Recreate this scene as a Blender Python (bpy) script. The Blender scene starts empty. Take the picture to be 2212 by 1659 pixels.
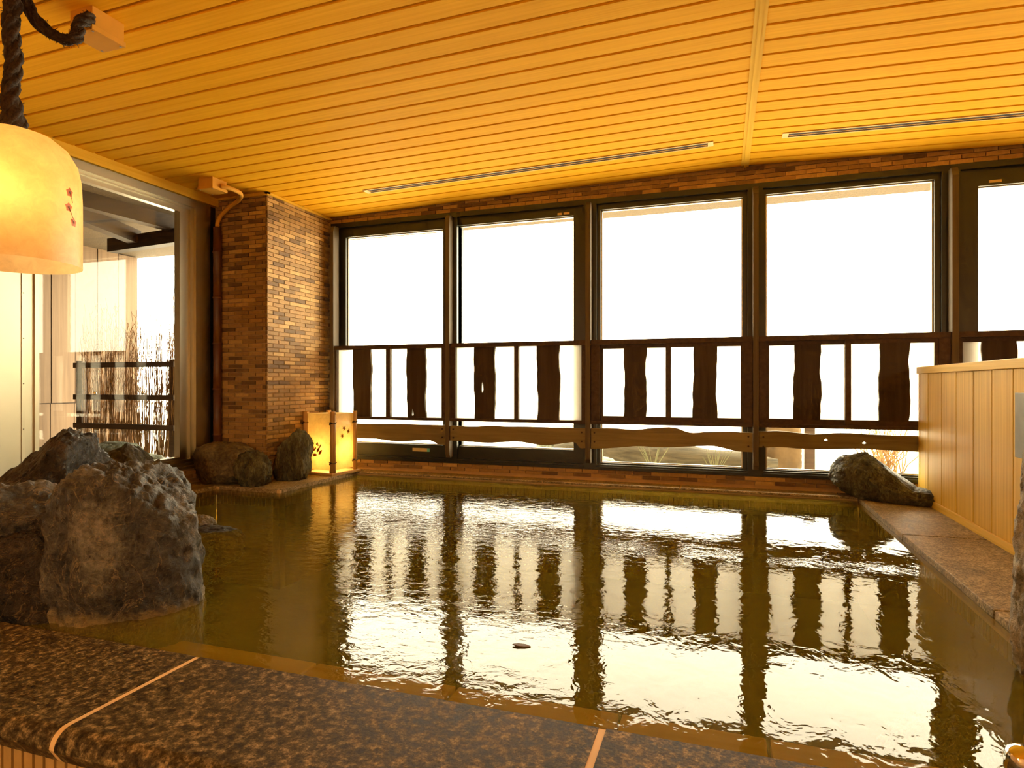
import bpy, bmesh, math, random
from mathutils import Vector, Matrix, noise
random.seed(7)
PI = math.pi
scene = bpy.context.scene
COL = scene.collection

# ------------------------------------------------------------------ camera / light / exposure
# world axes: x along the window wall, y towards it, z = 0 on top of the pool coping
cam_d = bpy.data.cameras.new('camera'); cam = bpy.data.objects.new('camera', cam_d); COL.objects.link(cam)
cam.location = (0, 0, .65); cam.rotation_euler = (PI/2, 0, math.radians(18.6))
cam_d.sensor_width = 36; cam_d.sensor_fit = 'HORIZONTAL'
cam_d.lens = 36*1347/2212; cam_d.shift_y = 1.5/2212; cam_d.clip_start = .02; cam_d.clip_end = 400
scene.camera = cam

world = bpy.data.worlds.new('overcast_sky'); scene.world = world; world.use_nodes = True
bg = world.node_tree.nodes['Background']
bg.inputs[0].default_value = (1, .88, .64, 1); bg.inputs[1].default_value = 8.0

scene.view_settings.view_transform = 'Standard'; scene.view_settings.look = 'None'
scene.view_settings.gamma = 1; scene.view_settings.use_curve_mapping = False
scene.view_settings.exposure = 1.1
cy = scene.cycles
cy.max_bounces = 6; cy.diffuse_bounces = 4; cy.glossy_bounces = 3; cy.transmission_bounces = 3
cy.transparent_max_bounces = 10; cy.volume_bounces = 0
cy.caustics_reflective = False; cy.caustics_refractive = False; cy.sample_clamp_indirect = 8
cy.use_denoising = True; cy.use_adaptive_sampling = True; cy.adaptive_threshold = .03; cy.adaptive_min_samples = 24

# ------------------------------------------------------------------ material helpers
def nodes_of(name):
    m = bpy.data.materials.new(name); m.use_nodes = True
    nt = m.node_tree; b = nt.nodes['Principled BSDF']
    return m, nt, b
def setin(node, **kw):
    for k, v in kw.items(): node.inputs[k.replace('_', ' ')].default_value = v
def mapped_pos(nt, stretch, local=False, seed=0.0):
    """world position (or object coordinates), stretched, shifted by a per-object random amount"""
    if local:
        s = nt.nodes.new('ShaderNodeTexCoord').outputs['Object']
    else:
        s = nt.nodes.new('ShaderNodeNewGeometry').outputs['Position']
    oi = nt.nodes.new('ShaderNodeObjectInfo')
    sc_ = nt.nodes.new('ShaderNodeVectorMath'); sc_.operation = 'MULTIPLY'; sc_.inputs[1].default_value = stretch
    nt.links.new(s, sc_.inputs[0])
    mul = nt.nodes.new('ShaderNodeMath'); mul.operation = 'MULTIPLY_ADD'; mul.inputs[1].default_value = 37.0; mul.inputs[2].default_value = seed
    nt.links.new(oi.outputs['Random'], mul.inputs[0])
    add = nt.nodes.new('ShaderNodeVectorMath'); add.operation = 'ADD'
    nt.links.new(sc_.outputs[0], add.inputs[0]); nt.links.new(mul.outputs[0], add.inputs[1])
    return add.outputs[0], oi.outputs['Random']
def noise_tex(nt, vec, scale, detail=4, rough=.55, dist=0):
    n = nt.nodes.new('ShaderNodeTexNoise'); setin(n, Scale=scale, Detail=detail, Roughness=rough, Distortion=dist)
    nt.links.new(vec, n.inputs['Vector']); return n.outputs['Fac']
def ramp(nt, fac, stops, interp='LINEAR'):
    r = nt.nodes.new('ShaderNodeValToRGB'); r.color_ramp.interpolation = interp
    el = r.color_ramp.elements
    while len(el) < len(stops): el.new(.5)
    for e, (p, c) in zip(el, stops): e.position = p; e.color = (*c, 1)
    nt.links.new(fac, r.inputs[0]); return r.outputs[0]
def mixc(nt, fac, a, b, mode='MIX'):
    m = nt.nodes.new('ShaderNodeMix'); m.data_type = 'RGBA'; m.blend_type = mode
    for s, i in ((fac, 0), (a, 6), (b, 7)):
        if hasattr(s, 'is_output'): nt.links.new(s, m.inputs[i])
        else: m.inputs[i].default_value = s if i == 0 else (*s, 1)
    return m.outputs[2]
def bump(nt, b, h, strength, dist=.01):
    n = nt.nodes.new('ShaderNodeBump'); setin(n, Strength=strength, Distance=dist)
    nt.links.new(h, n.inputs['Height']); nt.links.new(n.outputs[0], b.inputs['Normal'])
def simple(name, c, rough=.5, metal=0, var=.12, scale=14, bmp=0.0, spec=.5):
    """plain surface with a little procedural mottling"""
    m, nt, b = nodes_of(name)
    v, rnd = mapped_pos(nt, (1, 1, 1)); f = noise_tex(nt, v, scale, 3)
    lo = tuple(max(0, x*(1-var)) for x in c); hi = tuple(min(1, x*(1+var)) for x in c)
    nt.links.new(ramp(nt, f, [(.3, lo), (.7, hi)]), b.inputs['Base Color'])
    setin(b, Roughness=rough, Metallic=metal); b.inputs['Specular IOR Level'].default_value = spec
    if bmp: bump(nt, b, f, bmp)
    return m
def wood(name, dark, light, stretch, rough=.5, scale=1.0, rnd_amt=.15, bmp=.05, spec=.4):
    """grain: noise squeezed along one axis, with a per-plank tone"""
    m, nt, b = nodes_of(name)
    v, rnd = mapped_pos(nt, stretch)
    f = noise_tex(nt, v, scale, 6, .6, .4)
    col = ramp(nt, f, [(.3, dark), (.5, tuple((a+c)/2 for a, c in zip(dark, light))), (.7, light)])
    g = ramp(nt, rnd, [(0, (1-rnd_amt,)*3), (1, (1, 1, 1))])
    nt.links.new(mixc(nt, 1.0, col, g, 'MULTIPLY'), b.inputs['Base Color'])
    setin(b, Roughness=rough); b.inputs['Specular IOR Level'].default_value = spec
    if bmp: bump(nt, b, f, bmp)
    return m

MAT = {}
MAT['ceil'] = wood('ceiling_cedar', (.82, .395, .012), (.95, .51, .024), (1.2, 75, 75), .7, 1.0, .06, .05, .04)
MAT['ceil_trim'] = wood('ceiling_trim_wood', (.72, .41, .035), (.84, .52, .060), (60, 1.5, 60), .7, 1.0, .05, .05, .05)
MAT['groove'] = simple('ceiling_groove_brown', (.06, .018, .004), .8)
MAT['part'] = wood('partition_cedar', (.54, .31, .030), (.78, .49, .075), (55, 55, 1.0), .45, 1.0, .10, .05, .14)
MAT['part_h'] = wood('partition_rail_cedar', (.60, .37, .045), (.80, .53, .10), (55, 1.5, 55), .45, 1.0, .05, .05, .14)
MAT['post'] = wood('post_brown_wood', (.085, .062, .036), (.135, .10, .06), (50, 50, 2), .55, 1.0, .1, .05, .2)
MAT['slat'] = wood('live_edge_dark', (.043, .029, .016), (.080, .054, .030), (30, 30, 2), .5, 1.0, .3, .05, .15)
MAT['lowboard'] = wood('live_edge_brown', (.165, .118, .050), (.26, .19, .085), (2.5, 40, 40), .55, 1.0, .2, .05, .2)
MAT['screenframe'] = wood('screen_frame_wood', (.045, .026, .013), (.085, .05, .026), (40, 40, 40), .5, 1.0, .1, .0, .2)
MAT['alu'] = simple('window_frame_dark', (.020, .022, .014), .4, 0, .1)
MAT['steel'] = simple('brushed_steel', (.50, .45, .33), .38, 1.0, .08, 3)
MAT['grout'] = simple('tile_grout', (.50, .31, .13), .8)
MAT['pale_grout'] = simple('coping_grout', (.62, .42, .19), .7)
MAT['dark'] = simple('dark_recess', (.02, .012, .006), .8)
MAT['beige_metal'] = simple('tan_painted_metal', (.70, .36, .055), .6, 0, .05, 14, 0, .1)
MAT['slot_metal'] = simple('slot_rim_paint', (.80, .55, .22), .5, 0, .03, 14, 0, .1)
MAT['pipe'] = simple('rust_brown_pipe', (.09, .03, .014), .4, 0, .2)
MAT['chrome'] = simple('chrome', (.8, .8, .78), .08, 1.0, .03)
MAT['plaster'] = simple('warm_plaster', (.48, .30, .13), .8, 0, .1)
MAT['floor'] = simple('bath_floor_stone', (.22, .15, .085), .45, 0, .25, 20)
TILE_COLS = [(.42, .25, .085), (.32, .185, .062), (.165, .092, .034), (.52, .325, .12), (.24, .137, .052), (.38, .22, .078)]
TILES = [simple('boarder_tile_%s' % n, c, .6, 0, .12, 60, .15, .2) for n, c in zip(('tan', 'brown', 'umber', 'sand', 'clay', 'ochre'), TILE_COLS)]

def make_granite(name='brown_granite', k=1.0):
    m, nt, b = nodes_of(name)
    v, _ = mapped_pos(nt, (1, 1, 1))
    f1 = noise_tex(nt, v, 55, 6, .7); f2 = noise_tex(nt, v, 150, 4, .7); f3 = noise_tex(nt, v, 6, 3)
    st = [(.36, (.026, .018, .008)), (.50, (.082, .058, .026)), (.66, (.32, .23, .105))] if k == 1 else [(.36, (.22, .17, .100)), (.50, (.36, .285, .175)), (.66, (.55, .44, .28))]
    c1 = ramp(nt, f1, st)
    c2 = ramp(nt, f2, [(.35, (.35, .35, .35)), (.62, (1.25, 1.2, 1.1))])
    c = mixc(nt, 1.0, c1, c2, 'MULTIPLY')
    c = mixc(nt, 1.0, c, ramp(nt, f3, [(.35, (.75,)*3), (.7, (1.15,)*3)]), 'MULTIPLY')
    nt.links.new(c, b.inputs['Base Color'])
    nt.links.new(ramp(nt, f1, [(.3, (.42,)*3), (.7, (.62,)*3)]), b.inputs['Roughness']); b.inputs['Specular IOR Level'].default_value = .08
    bump(nt, b, f2, .2, .004); return m
MAT['granite'] = make_granite(); MAT['granite_lit'] = make_granite('lit_granite', 2)  # second is the same granite lightened: window light on the copings painted in

def make_rock(name, c_lo, c_mid, c_hi, moss=None, wet=.35, vein=None, stretch=(1, 1, 1), stain=None):
    m, nt, b = nodes_of(name)
    v, _ = mapped_pos(nt, stretch)
    f1 = noise_tex(nt, v, 7, 8, .62, .5); f2 = noise_tex(nt, v, 45, 6, .7, .3); f3 = noise_tex(nt, v, 3.2, 4, .5)
    col = ramp(nt, f1, [(.32, c_lo), (.52, c_mid), (.72, c_hi)])
    col = mixc(nt, 1.0, col, ramp(nt, f2, [(.3, (.35,)*3), (.65, (1.35,)*3)]), 'MULTIPLY')
    if moss:
        col = mixc(nt, ramp(nt, f3, [(.48, (0,)*3), (.6, (1,)*3)]), col, moss)
    if vein:
        f4 = noise_tex(nt, v, 5, 5, .6, 1.5)
        col = mixc(nt, ramp(nt, f4, [(.492, (0,)*3), (.5, (.45,)*3), (.508, (0,)*3)]), col, vein)
    if stain:      # pale mineral crust left by the water along its edge
        sp_ = nt.nodes.new('ShaderNodeSeparateXYZ'); ge = nt.nodes.new('ShaderNodeNewGeometry'); nt.links.new(ge.outputs['Position'], sp_.inputs[0])
        zz = nt.nodes.new('ShaderNodeMath'); zz.operation = 'MULTIPLY_ADD'; zz.inputs[1].default_value = .34; nt.links.new(f1, zz.inputs[0])
        ng = nt.nodes.new('ShaderNodeMath'); ng.operation = 'MULTIPLY'; ng.inputs[1].default_value = -1; nt.links.new(sp_.outputs[2], ng.inputs[0]); nt.links.new(ng.outputs[0], zz.inputs[2])
        col = mixc(nt, ramp(nt, zz.outputs[0], [(.150, (0,)*3), (.215, (.8,)*3)]), col, stain)
    nt.links.new(col, b.inputs['Base Color'])
    nt.links.new(ramp(nt, f2, [(.3, (wet*.7,)*3), (.7, (wet*1.5,)*3)]), b.inputs['Roughness'])
    ad = nt.nodes.new('ShaderNodeMath'); ad.operation = 'MULTIPLY_ADD'; ad.inputs[1].default_value = .4
    nt.links.new(f2, ad.inputs[0]); nt.links.new(f1, ad.inputs[2])
    b.inputs['Specular IOR Level'].default_value = .35; bump(nt, b, ad.outputs[0], 1.0, .035); return m
MAT['rock_grey'] = make_rock('rock_grey_pitted', (.024, .021, .016), (.076, .066, .050), (.23, .20, .148), None, .38, (.35, .24, .12), (1, 1, 1), (.30, .20, .065))
MAT['rock_brown'] = make_rock('rock_dark_brown', (.009, .006, .004), (.024, .017, .010), (.065, .045, .026), None, .32, (.22, .14, .06))
MAT['rock_moss'] = make_rock('rock_mossy', (.035, .026, .012), (.07, .052, .022), (.12, .095, .04), (.055, .06, .012), .5)
MAT['rock_tan'] = make_rock('rock_tan_smooth', (.065, .050, .026), (.18, .138, .070), (.31, .25, .13), None, .4)
MAT['rock_green'] = make_rock('rock_green_layered', (.040, .040, .021), (.12, .115, .060), (.30, .28, .15), None, .42, (.28, .22, .12), (2.2, 2.2, .7))
MAT['rock_pale'] = make_rock('rock_pale_grey', (.14, .115, .07), (.32, .265, .165), (.52, .44, .29), None, .5)
MAT['rock_out'] = make_rock('rock_outdoor', (.10, .11, .08), (.18, .20, .15), (.28, .3, .22), None, .6)

def fresnel(nt, ior):
    """same reflectance from both sides of the surface (there is no refraction to undo)"""
    fr = nt.nodes.new('ShaderNodeFresnel'); ge = nt.nodes.new('ShaderNodeNewGeometry')
    mr = nt.nodes.new('ShaderNodeMath'); mr.operation = 'MULTIPLY_ADD'; mr.inputs[1].default_value = 1/ior-ior; mr.inputs[2].default_value = ior
    nt.links.new(ge.outputs['Backfacing'], mr.inputs[0]); nt.links.new(mr.outputs[0], fr.inputs[0]); return fr
def make_glass():
    m, nt, b = nodes_of('window_glass'); nt.nodes.remove(b)
    fr = fresnel(nt, 1.45)
    g = nt.nodes.new('ShaderNodeBsdfGlossy'); g.inputs['Roughness'].default_value = .01
    t = nt.nodes.new('ShaderNodeBsdfTransparent'); t.inputs[0].default_value = (.97, .97, .94, 1)
    mx = nt.nodes.new('ShaderNodeMixShader')
    nt.links.new(fr.outputs[0], mx.inputs[0]); nt.links.new(t.outputs[0], mx.inputs[1]); nt.links.new(g.outputs[0], mx.inputs[2])
    nt.links.new(mx.outputs[0], nt.nodes['Material Output'].inputs[0]); return m
MAT['glass'] = make_glass()

def make_frosted():
    m, nt, b = nodes_of('frosted_acrylic'); nt.nodes.remove(b)
    d = nt.nodes.new('ShaderNodeBsdfDiffuse'); d.inputs[0].default_value = (.8, .76, .68, 1)
    tl = nt.nodes.new('ShaderNodeBsdfTranslucent'); tl.inputs[0].default_value = (.9, .86, .78, 1)
    tr = nt.nodes.new('ShaderNodeBsdfTransparent')
    m1 = nt.nodes.new('ShaderNodeMixShader'); m1.inputs[0].default_value = .75
    m2 = nt.nodes.new('ShaderNodeMixShader'); m2.inputs[0].default_value = .25
    nt.links.new(d.outputs[0], m1.inputs[1]); nt.links.new(tl.outputs[0], m1.inputs[2])
    nt.links.new(m1.outputs[0], m2.inputs[1]); nt.links.new(tr.outputs[0], m2.inputs[2])
    nt.links.new(m2.outputs[0], nt.nodes['Material Output'].inputs[0]); return m
MAT['frost'] = make_frosted()

def make_paper(name, c, trans=.6):
    """lamp paper: part diffuse, part translucent, fibrous"""
    m, nt, b = nodes_of(name); nt.nodes.remove(b)
    v, _ = mapped_pos(nt, (1, 1, 1)); f = noise_tex(nt, v, 30, 6, .7, .6); f2 = noise_tex(nt, v, 5, 3)
    col = ramp(nt, f, [(.3, tuple(x*.8 for x in c)), (.7, c)])
    col = mixc(nt, 1.0, col, ramp(nt, f2, [(.3, (.85, .8, .7)), (.7, (1, 1, 1))]), 'MULTIPLY')
    d = nt.nodes.new('ShaderNodeBsdfDiffuse'); tl = nt.nodes.new('ShaderNodeBsdfTranslucent')
    g = nt.nodes.new('ShaderNodeBsdfGlossy'); g.inputs['Roughness'].default_value = .35
    nt.links.new(col, d.inputs[0]); nt.links.new(col, tl.inputs[0])
    m1 = nt.nodes.new('ShaderNodeMixShader'); m1.inputs[0].default_value = trans
    m2 = nt.nodes.new('ShaderNodeMixShader'); m2.inputs[0].default_value = .04
    nt.links.new(d.outputs[0], m1.inputs[1]); nt.links.new(tl.outputs[0], m1.inputs[2])
    nt.links.new(m1.outputs[0], m2.inputs[1]); nt.links.new(g.outputs[0], m2.inputs[2])
    nt.links.new(m2.outputs[0], nt.nodes['Material Output'].inputs[0]); return m
MAT['shade'] = make_paper('pendant_shade_paper', (.95, .72, .36))
MAT['lantern_paper'] = make_paper('lantern_paper', (.95, .80, .46))
MAT['petal'] = make_paper('pressed_petal', (.62, .20, .04), .5)
MAT['leafprint'] = make_paper('pressed_leaf', (.45, .18, .03), .5)
MAT['stem'] = simple('pressed_stem', (.18, .06, .015), .7)
MAT['bamboo'] = wood('lantern_bamboo', (.42, .22, .06), (.60, .36, .11), (60, 60, 3), .4)
MAT['lantern_wood'] = wood('lantern_base_wood', (.45, .26, .08), (.62, .38, .13), (3, 40, 40), .5)
MAT['cord'] = simple('dark_cord', (.035, .018, .008), .7)
MAT['rope'] = simple('hemp_rope_black', (.030, .017, .009), .85, 0, .6, 90, .6)
def make_bulb(name, c, s):
    m, nt, b = nodes_of(name)
    setin(b, Emission_Strength=s); b.inputs['Emission Color'].default_value = (*c, 1); b.inputs['Base Color'].default_value = (*c, 1); return m
MAT['bulb'] = make_bulb('glowing_bulb', (1, .6, .2), 4)
MAT['bulb_small'] = make_bulb('glowing_small_bulb', (1, .62, .2), 4)
MAT['sticker'] = simple('cream_sticker', (.62, .46, .22), .5); MAT['sticker_teal'] = simple('teal_sticker', (.12, .42, .38), .5)
MAT['leaf'] = simple('fallen_leaf', (.10, .05, .02), .6)
MAT['plank_out'] = wood('terrace_board', (.15, .086, .040), (.225, .14, .072), (30, 30, 1.2), .6, 1.0, .2)
MAT['beam_out'] = wood('dark_rafter', (.018, .010, .005), (.04, .022, .011), (6, 6, 6), .6)
MAT['twig'] = simple('dry_twig', (.26, .14, .045), .8, 0, .4, 30)
MAT['rail_out'] = wood('fence_rail_dark', (.05, .028, .014), (.10, .055, .03), (3, 30, 30), .6)
MAT['concrete'] = simple('rough_soffit', (.078, .052, .023), .9, 0, .3, 70, .4)
MAT['snow'] = simple('pale_gravel', (.84, .79, .68), .9, 0, .12, 5)
MAT['paver'] = simple('terrace_paver', (.40, .36, .29), .8, 0, .2, 6)
MAT['log'] = wood('weathered_log', (.035, .03, .018), (.13, .11, .07), (1.5, 30, 30), .9, 1.0, 0, .5)
MAT['grass'] = simple('dry_grass', (.12, .12, .05), .8)
MAT['house'] = simple('pale_render', (.62, .56, .48), .9); MAT['house_glass'] = simple('far_window', (.16, .10, .06), .4)
MAT['amber'] = simple('amber_stone', (.16, .10, .04), .7, 0, .4, 5)
MAT['hose'] = simple('grey_hose', (.16, .15, .11), .5)
MAT['hull'] = simple('grey_plate', (.17, .155, .12), .5)

# ------------------------------------------------------------------ mesh helpers
def link(name, me, mat=None, parent=None):
    o = bpy.data.objects.new(name, me); COL.objects.link(o)
    if mat is not None and me is not None and not me.materials: me.materials.append(mat if not isinstance(mat, str) else MAT[mat])
    if parent is not None: o.parent = parent
    return o
def tag(o, label, cat, group=None, kind=None):
    o['label'] = label; o['category'] = cat
    if group: o['group'] = group
    if kind: o['kind'] = kind
    return o
def empty(name, loc=(0, 0, 0), rz=0):
    o = bpy.data.objects.new(name, None); COL.objects.link(o); o.location = loc; o.rotation_euler = (0, 0, rz); o.empty_display_size = .05
    return o
class MB:
    def __init__(s): s.v = []; s.f = []; s.mi = []; s.sm = False
    def add(s, vs, fs, mi=0):
        o = len(s.v); s.v += [tuple(p) for p in vs]; s.f += [tuple(i+o for i in f) for f in fs]; s.mi += [mi]*len(fs)
    def box(s, lo, hi, mi=0):
        x0, y0, z0 = lo; x1, y1, z1 = hi
        s.add([(x0, y0, z0), (x1, y0, z0), (x1, y1, z0), (x0, y1, z0), (x0, y0, z1), (x1, y0, z1), (x1, y1, z1), (x0, y1, z1)],
              [(0, 3, 2, 1), (4, 5, 6, 7), (0, 1, 5, 4), (1, 2, 6, 5), (2, 3, 7, 6), (3, 0, 4, 7)], mi); return s
    def ring(s, x0, x1, z0, z1, ix0, ix1, iz0, iz1, y0, y1):
        s.box((x0, y0, z0), (ix0, y1, z1)); s.box((ix1, y0, z0), (x1, y1, z1))
        s.box((ix0, y0, z0), (ix1, y1, iz0)); s.box((ix0, y0, iz1), (ix1, y1, z1)); return s
    def tube(s, pts, r, n=8, cap=True):
        pts = [Vector(p) for p in pts]; rs = r if isinstance(r, (list, tuple)) else [r]*len(pts)
        rings = []; up = None
        for i, p in enumerate(pts):
            t = (pts[min(i+1, len(pts)-1)]-pts[max(i-1, 0)]).normalized()
            if up is None: up = Vector((0, 0, 1)) if abs(t.z) < .9 else Vector((1, 0, 0))
            a = (up-t*up.dot(t)).normalized(); b = t.cross(a); up = a
            rings.append([p+(a*math.cos(2*PI*k/n)+b*math.sin(2*PI*k/n))*rs[i] for k in range(n)])
        vs = [q for R in rings for q in R]; fs = []
        for i in range(len(rings)-1):
            for k in range(n):
                fs.append((i*n+k, i*n+(k+1) % n, (i+1)*n+(k+1) % n, (i+1)*n+k))
        if cap: fs.append(tuple(range(n-1, -1, -1))); fs.append(tuple((len(rings)-1)*n+k for k in range(n)))
        s.add(vs, fs); return s
    def lathe(s, prof, n=48, c=(0, 0)):
        vs = []; fs = []
        for r, z in prof:
            for k in range(n): vs.append((c[0]+r*math.cos(2*PI*k/n), c[1]+r*math.sin(2*PI*k/n), z))
        for i in range(len(prof)-1):
            for k in range(n): fs.append((i*n+k, i*n+(k+1) % n, (i+1)*n+(k+1) % n, (i+1)*n+k))
        s.add(vs, fs); return s
    def mesh(s, name, mats=(), smooth=False, bevel=0):
        me = bpy.data.meshes.new(name); me.from_pydata(s.v, [], s.f); me.update()
        for m in mats: me.materials.append(MAT[m] if isinstance(m, str) else m)
        if len(mats) > 1: me.polygons.foreach_set('material_index', s.mi)
        if bevel:
            bm = bmesh.new(); bm.from_mesh(me)
            bmesh.ops.bevel(bm, geom=[e for e in bm.edges], offset=bevel, segments=2, profile=.6, affect='EDGES'); bm.to_mesh(me); bm.free()
        if smooth: me.polygons.foreach_set('use_smooth', [True]*len(me.polygons))
        return me
    def obj(s, name, mat, parent=None, smooth=False, bevel=0): return link(name, s.mesh(name, [mat], smooth, bevel), None, parent)
def box(name, lo, hi, mat, parent=None, bevel=0): return MB().box(lo, hi).obj(name, mat, parent, False, bevel)
def plate(name, outer, holes, t, mat, parent=None, axis='y', at=0, bevel=0):
    """thin board from an outline (2D) with optional holes; thickness along axis, starting at 'at'"""
    bm = bmesh.new()
    def P(p, d):
        return (p[0], at+d, p[1]) if axis == 'y' else (at+d, p[0], p[1]) if axis == 'x' else (p[0], p[1], at+d)
    loops = [outer]+list(holes); ed = []; sides = []
    for L in loops:
        a = [bm.verts.new(P(p, 0)) for p in L]; n = len(a)
        for i in range(n): ed.append(bm.edges.new((a[i], a[(i+1) % n])))
        sides.append(a)
    r = bmesh.ops.triangle_fill(bm, edges=ed, use_beauty=True)
    front = [g for g in r['geom'] if isinstance(g, bmesh.types.BMFace)]
    mp = {}
    for L, a in zip(loops, sides):
        for p, v in zip(L, a): mp[v] = bm.verts.new(P(p, t))
    for f in front: bm.faces.new([mp[v] for v in reversed(f.verts)])
    for a in sides:
        n = len(a)
        for i in range(n): bm.faces.new((a[i], a[(i+1) % n], mp[a[(i+1) % n]], mp[a[i]]))
    bmesh.ops.recalc_face_normals(bm, faces=bm.faces)
    me = bpy.data.meshes.new(name); bm.to_mesh(me); bm.free(); me.materials.append(MAT[mat])
    return link(name, me, None, parent)

# ------------------------------------------------------------------ room shell
XL = -3.345          # plane of the window on the left
YW = 4.19            # brick face of the window wall
ZF = -.42            # bath floor
RX, RZ = .137, 2.02  # ridge of the ceiling
KL, KR = .0225, -.030
def zc(x): return RZ+(KL if x < RX else KR)*(x-RX)
XR = 3.6; YB = -1.6

tag(box('floor', (XL-.1, YB, ZF-.1), (XR, .9, ZF), 'floor'), 'brown stone bathroom floor before the pool', 'floor', kind='structure')
tag(box('wall_back', (XL-.1, YB-.1, ZF-.1), (XR, YB, 2.1), 'plaster'), 'warm plaster wall behind the viewer', 'wall', kind='structure')
tag(box('wall_right', (XR, YB, ZF-.1), (XR+.1, YW+.1, 2.1), 'plaster'), 'warm plaster wall at the far right end', 'wall', kind='structure')
w = box('wall_left', (XL-.12, YB, ZF-.1), (XL, 2.045, 2.1), 'plaster'); tag(w, 'brown wall at the left edge beside the steel panel', 'wall', kind='structure')
box('door_jamb', (XL, 1.99, -.02), (XL+.02, 2.045, 1.93), 'post', w)

# ceiling: sloped slab with every board a piece of its own
mb = MB()
for xa, xb in ((XL-.1, RX), (RX, XR)):
    za, zb = zc(xa)+.02, (RZ+.02 if xb == RX else zc(xb)+.02)
    if xa == RX: za = RZ+.02
    mb.add([(xa, YB, za), (xb, YB, zb), (xb, YW+.06, zb), (xa, YW+.06, za), (xa, YB, za+.1), (xb, YB, zb+.1), (xb, YW+.06, zb+.1), (xa, YW+.06, za+.1)],
           [(0, 3, 2, 1), (4, 5, 6, 7), (0, 1, 5, 4), (1, 2, 6, 5), (2, 3, 7, 6), (3, 0, 4, 7)])
ceil = mb.obj('ceiling', 'groove'); tag(ceil, 'pitched ceiling of orange cedar boards with dark grooves', 'ceiling', kind='structure')
def board_mesh(xa, xb, k):
    m = MB(); W = .1035; h = .018
    za, zb = k*(xa-RX), k*(xb-RX)
    c = .003
    prof = [(0, h), (0, c), (c, 0), (W-c, 0), (W, c), (W, h)]
    vs = [(xa, p, za+q) for p, q in prof]+[(xb, p, zb+q) for p, q in prof]; n = 6
    m.add(vs, [tuple(range(n-1, -1, -1)), tuple(range(n, 2*n))]+[(i, (i+1) % n, n+(i+1) % n, n+i) for i in range(n)])
    me = m.mesh('ceiling_board', ['ceil']); return me
for xa, xb, k in ((XL-.02, .114, KL), (.160, XR, KR)):
    me = board_mesh(xa, xb, k)
    for i in range(-35, 16):
        y = 2.4475+.115*i
        if y < YB or y > YW-.1: continue
        o = link('ceiling_board', me, None, ceil); o.location = (0, y, RZ)
o = MB().box((.114, YB, RZ-.004), (.160, YW, RZ+.02)).box((.130, YB, RZ-.008), (.144, YW, RZ)).obj('trim_5', 'ceil_trim')
tag(o, 'pale wooden strip along the ceiling ridge', 'trim', kind='structure')

# ------------------------------------------------------------------ tiles (boarder bricks)
TL, TH, TG, TT = .1155, .0282, .0055, .010
tile_me = []
for m in TILES:
    tile_me.append(MB().box((0, 0, 0), (TL-TG, TT, TH-TG)).mesh('tile', [m]))
def pick(): return random.choices(range(6), (5, 4, 2.3, 3, 3, 5))[0]
def tile_face(parent, org, rz, width, z0, z1, limit=300, phase=0, top_down=False):
    """running-bond tiles on a face: org = left bottom corner, u runs along rz, tiles stand proud towards -v"""
    u = Vector((math.cos(rz), math.sin(rz), 0)); rows = int(round((z1-z0)/TH)); cells = []
    for r in range(rows):
        off = (TL/2 if (r+phase) % 2 else 0); x = -off
        while x < width-.004:
            a, b = max(0, x), min(width, x+TL)
            if b-a > .012: cells.append((a, b-a-TG, z0+r*TH+TG/2))
            x += TL
    cells.sort(key=lambda c: (Vector(org)+u*c[0]+Vector((0, 0, c[2]-.65))).length)
    stuff = MB()
    for n, (a, L, z) in enumerate(cells):
        i = pick(); p = Vector(org)+u*a; d = random.uniform(0, .0022)
        vv = Vector((math.sin(rz), -math.cos(rz), 0))*(TT+d)
        if n < limit:
            o = link('tile', tile_me[i], None, parent); o.location = (p.x+vv.x, p.y+vv.y, z); o.rotation_euler = (0, 0, rz)
            o.scale = (L/(TL-TG), 1, 1)
        else:
            M = Matrix.Translation((p.x+vv.x, p.y+vv.y, z)) @ Matrix.Rotation(rz, 4, 'Z')
            q = MB().box((0, 0, 0), (L, TT, TH-TG)); stuff.add([M @ Vector(c) for c in q.v], q.f, i)
    if stuff.v:
        o = link('tiles', stuff.mesh('tiles', TILES), None, parent); o['kind'] = 'stuff'
# window wall: strip above and plinth below the windows
wt = box('wall_far', (-3.1, YW, 1.907), (XR, YW+.16, 2.06), 'grout'); tag(wt, 'brown boarder-tile strip between ceiling and windows', 'wall', kind='structure')
tile_face(wt, (-2.92, YW, 1.907), 0, 6.5, 1.907, 1.907+4*TH, 300)
wb = box('wall_plinth', (-3.1, YW, -.6), (XR, YW+.16, .078), 'grout'); tag(wb, 'low brown boarder-tile plinth under the windows', 'wall', kind='structure')
tile_face(wb, (-2.92, YW, .078-2*TH), 0, 4.3, .078-2*TH-.0005, .078, 300)
# column
cf = box('wall_column', (XL-.02, 3.475, -.05), (-2.92, YW+.16, zc(-2.92)+.03), 'grout'); tag(cf, 'brick-tiled column between left window and window wall', 'column', kind='structure')
tile_face(cf, (-2.92-.43, 3.475, .0), 0, .43, .0, .0+69*TH, 276, 1)
cs = box('wall_column_side', (-2.94, 3.477, 0), (-2.9199, YW, zc(-2.92)), 'grout'); tag(cs, 'sunlit side of the brick-tiled column facing the pool', 'column', kind='structure')
tile_face(cs, (-2.92, 3.466, .0), PI/2, .725, .0, .0+69*TH, 300, 1)
o = MB().box((-2.92, 3.45, zc(-2.92)-.016), (-2.895, YW, zc(-2.92)-.002)).box((XL, 3.45, zc(XL)-.012), (-2.895, 3.475, zc(-2.92)-.002)).obj('trim_6', 'ceil_trim')
tag(o, 'thin wooden moulding where column meets ceiling', 'trim', kind='structure')

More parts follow.
